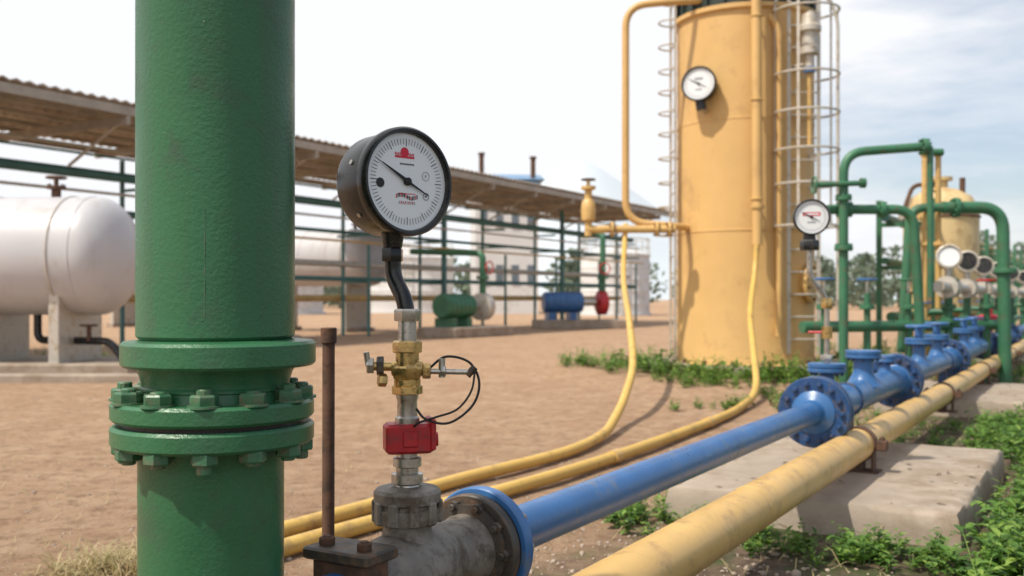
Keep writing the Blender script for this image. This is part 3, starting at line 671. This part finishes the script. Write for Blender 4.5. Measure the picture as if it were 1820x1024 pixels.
# ---------------------------------------------------------------- vegetation
def leaf(vs,fs,p,d,L,W,up):
    d=d.normalized(); s=d.cross(up)
    if s.length<1e-3: s=Vector((1,0,0))
    s.normalize(); nrm=s.cross(d); o=len(vs)
    a=p; m1=p+d*L*.35+nrm*L*.06; m2=p+d*L*.72+nrm*L*.03; e=p+d*L-nrm*L*.10
    vs+= [a,m1+s*W*.5+nrm*W*.12,m1,m1-s*W*.5+nrm*W*.12,m2+s*W*.36+nrm*W*.08,m2,m2-s*W*.36+nrm*W*.08,e]
    fs+= [(o,o+2,o+1),(o,o+3,o+2),(o+1,o+2,o+5,o+4),(o+2,o+3,o+6,o+5),(o+4,o+5,o+7),(o+5,o+6,o+7)]
def weed(vs,fs,x,y,s,ns=6,nl=6,broad=.5):
    z0=gz(x,y); br=R(.3,1.0)
    for k in range(ns):
        an=R(0,6.28); lean=R(.15,1.0); h=s*R(.5,1.1); p=Vector((x+R(-.2,.2)*s,y+R(-.2,.2)*s,z0))
        dr=Vector((math.cos(an)*lean,math.sin(an)*lean,1))
        for i in range(nl):
            t=(i+1)/nl; q=p+dr.normalized()*h*t-Z*(h*lean*.25*t*t)
            a2=R(0,6.28); ld=Vector((math.cos(a2),math.sin(a2),R(-.1,.7)))
            L=s*R(.22,.46)*(1.15-.5*t); leaf(vs,fs,q,ld,L,L*R(.3,.6)*(br+.4),Z)
        o=len(vs); sd=Vector((-math.sin(an),math.cos(an),0))*s*.012
        e=p+dr.normalized()*h-Z*(h*lean*.25)
        vs+=[p-sd,p+sd,e+sd*.4,e-sd*.4]; fs.append((o,o+1,o+2,o+3))
def weeds():
    vs=[];fs=[]
    def patch(n,fx,fs_,s0,s1,**k):
        for _ in range(n):
            x,y=fx(); weed(vs,fs,x,y,R(s0,s1),**k)
    g=random.gauss
    patch(38,lambda:(g(.54,.16),g(4.42,.16)),0,.07,.15)
    patch(22,lambda:(g(.98,.10),g(4.08,.10)),0,.06,.14)
    patch(34,lambda:(g(1.30,.17),g(3.75,.11)),0,.07,.16)
    patch(44,lambda:(g(1.80,.12),g(3.52,.10)),0,.09,.19)
    def strip(s0,s1,d0,d1):
        def f():
            d=R(d0,d1); s=R(s0,s1); p=Vector((-1.28+K*d,d,0))+V*s; return p.x,p.y
        return f
    patch(330,strip(.69,1.5,3.5,7.5),0,.10,.25)
    patch(380,strip(.72,2.6,6.2,10),0,.12,.30)
    patch(260,strip(.75,2.9,10,22),0,.16,.40,ns=6)
    patch(80,strip(.30,.75,6.4,8.3),0,.09,.20)
    patch(60,strip(-.6,.6,6.25,8.2),0,.07,.15)
    patch(60,strip(-.6,.6,10.4,13.5),0,.10,.2)
    patch(34,strip(-.95,-.62,4.6,7.5),0,.05,.12)
    patch(110,strip(-1.9,-.7,7.8,13),0,.08,.20)
    for _ in range(150):
        an=R(math.pi*.9,math.pi*1.95); r=abs(g(1.75,.28)); weed(vs,fs,3.32+math.cos(an)*r,14.2+math.sin(an)*r*1.15,R(.15,.38))
    patch(60,lambda:(R(1.7,3.4),R(11.0,12.6)),0,.08,.24)
    patch(16,lambda:(g(1.9,.25),g(9.1,.25)),0,.06,.13)
    patch(12,lambda:(g(1.05,.15),g(14.9,.3)),0,.18,.38)
    patch(60,lambda:(R(-11,-4.7),R(14.3,16)),0,.1,.3)
    patch(60,lambda:(R(5,9),R(13,19)),0,.2,.4)
    me=bpy.data.meshes.new('weeds'); me.from_pydata([tuple(v) for v in vs],[],fs); me.materials.append(LEAF)
    scene.collection.objects.link(bpy.data.objects.new('weeds',me))
    vs=[];fs=[]
    def blade(x,y,L,z=None):
        an=R(0,6.28); dr=Vector((math.cos(an),math.sin(an),R(.1,.9))).normalized(); p=Vector((x,y,gz(x,y)+.004)); sd=dr.cross(Z).normalized()*.0022
        q=p+dr*L*.5+Z*L*.1; e=p+dr*L-Z*L*.12; o=len(vs)
        vs.extend([p-sd,p+sd,q+sd,q-sd,e]); fs.extend([(o,o+1,o+2,o+3),(o+3,o+2,o+4)])
    for _ in range(800): blade(g(-1.42,.12),g(3.58,.07),R(.06,.22))
    for _ in range(260): blade(R(-3.2,-.9),R(3.5,6.5),R(.02,.07))
    for _ in range(900): d=R(3.5,9); p=Vector((-1.28+K*d,d,0))+V*R(-1.1,1.6); blade(p.x,p.y,R(.03,.14))
    me=bpy.data.meshes.new('dry_grass'); me.from_pydata([tuple(v) for v in vs],[],fs); me.materials.append(STRAW)
    scene.collection.objects.link(bpy.data.objects.new('dry_grass',me))
weeds()

def gravel():
    b=B()
    def peb(x,y,s):
        c=Vector((x,y,gz(x,y)+s*.25)); sx,sy,sz=s*R(.7,1.2),s*R(.7,1.2),s*R(.4,.7); ro=R(0,3)
        o=[(0,0,1)]+[(math.cos(a+ro)*.85,math.sin(a+ro)*.85,.45) for a in (0,1.26,2.51,3.77,5.03)]+[(math.cos(a+ro+.6)*.95,math.sin(a+ro+.6)*.95,-.4) for a in (0,1.26,2.51,3.77,5.03)]
        vs=[c+Vector((p[0]*sx*R(.85,1.1),p[1]*sy*R(.85,1.1),p[2]*sz)) for p in o]
        fs=[(0,1+i,1+(i+1)%5) for i in range(5)]
        for i in range(5): j=(i+1)%5; fs+=[(1+i,6+i,1+j),(1+j,6+i,6+j)]
        b.add(vs,fs,STONE)
    for _ in range(2200):
        d=3.3+R(0,1)**1.7*9; p=Vector((-1.28+K*d,d,0))+V*random.gauss(-.3,.75); peb(p.x,p.y,R(.003,.012)*(2.4 if R(0,1)<.06 else 1))
    for _ in range(2000): y=3.3+R(0,1)**1.6*9; peb(R(-.6,.35)*y,y,R(.002,.009)*(2 if R(0,1)<.05 else 1))
    b.finish('gravel',80,origin=False)
gravel()

def trees():
    vs=[];fs=[]
    for k in range(90):
        x=R(-95,115); y=R(85,130); h=R(3.5,6.0)*(1.5 if x>42 else 1); w=h*R(.45,.8)
        for _ in range(320):
            a=R(0,6.28); t=R(0,1); rr=w*math.sqrt(R(0,1))*math.sin(math.pi*min(1,.15+t*.85))**.6
            p=Vector((x+math.cos(a)*rr+noise.noise(Vector((k,t*3,a)))*w*.4,y+math.sin(a)*rr,h*(.08+.95*t)))
            d1=Vector((R(-1,1),R(-1,1),R(-1,1))).normalized(); d2=d1.cross(Vector((R(-1,1),R(-1,1),R(-1,1)))).normalized(); s=R(.2,.45)
            o=len(vs); vs+= [p-d1*s,p+d2*s*.7,p+d1*s,p-d2*s*.7]; fs.append((o,o+1,o+2,o+3))
        o=len(vs); vs+=[Vector((x-.15,y,0)),Vector((x+.15,y,0)),Vector((x+.08,y,h*.7)),Vector((x-.08,y,h*.7))]; fs.append((o,o+1,o+2,o+3))
    me=bpy.data.meshes.new('distant_tree_row'); me.from_pydata([tuple(v) for v in vs],[],fs); me.materials.append(TREE)
    scene.collection.objects.link(bpy.data.objects.new('distant_tree_row',me))
trees()

# ---------------------------------------------------------------- light and sky
sd=Vector((-.46,-.30,.82)).normalized(); el=math.asin(sd.z); rot=math.atan2(sd.x,sd.y)
w=bpy.data.worlds.new("World"); scene.world=w; w.use_nodes=True; nt=w.node_tree; bg=nt.nodes['Background']
sky=nt.nodes.new('ShaderNodeTexSky'); sky.sky_type='NISHITA'; sky.sun_disc=False; sky.sun_elevation=el; sky.sun_rotation=rot; sky.dust_density=1.5
tc=nt.nodes.new('ShaderNodeTexCoord'); mp=nt.nodes.new('ShaderNodeMapping'); mp.inputs['Scale'].default_value=(1.4,1.4,6.5)
mp.inputs['Rotation'].default_value=(0,.25,0)
nt.links.new(tc.outputs['Generated'],mp.inputs[0])
f=noi(nt,mp.outputs[0],1.9,9,.58)
dt=nt.nodes.new('ShaderNodeVectorMath'); dt.operation='DOT_PRODUCT'; dt.inputs[1].default_value=(-.95,.0,-.1); nt.links.new(tc.outputs['Generated'],dt.inputs[0])
ad=nt.nodes.new('ShaderNodeMath'); ad.operation='ADD'; nt.links.new(f,ad.inputs[0]); nt.links.new(dt.outputs['Value'],ad.inputs[1])
cl=ramp(nt,ad.outputs[0],.0,.26,(.25,.25,.25,1))
c=mixc(nt,cl,sky.outputs[0],(7.3,7.4,7.6))
nt.links.new(c,bg.inputs[0]); bg.inputs[1].default_value=.135
sun=bpy.data.lights.new('sun','SUN'); sun.energy=4.6; sun.angle=math.radians(1.2); sun.color=(1,.92,.79)
so=bpy.data.objects.new('sun',sun); so.rotation_euler=(-sd).to_track_quat('-Z','Y').to_euler(); scene.collection.objects.link(so)

cam=bpy.data.cameras.new('camera'); co=bpy.data.objects.new('camera',cam); scene.collection.objects.link(co)
co.location=(0,0,1); co.rotation_euler=(math.radians(90),0,0); cam.lens=35.01; cam.sensor_width=36; cam.shift_y=.0099
cam.clip_end=3000; cam.clip_start=.05
cam.dof.use_dof=True; cam.dof.focus_distance=2.0; cam.dof.aperture_fstop=4.5
scene.camera=co
scene.view_settings.view_transform='Standard'; scene.view_settings.look='None'; scene.view_settings.exposure=0
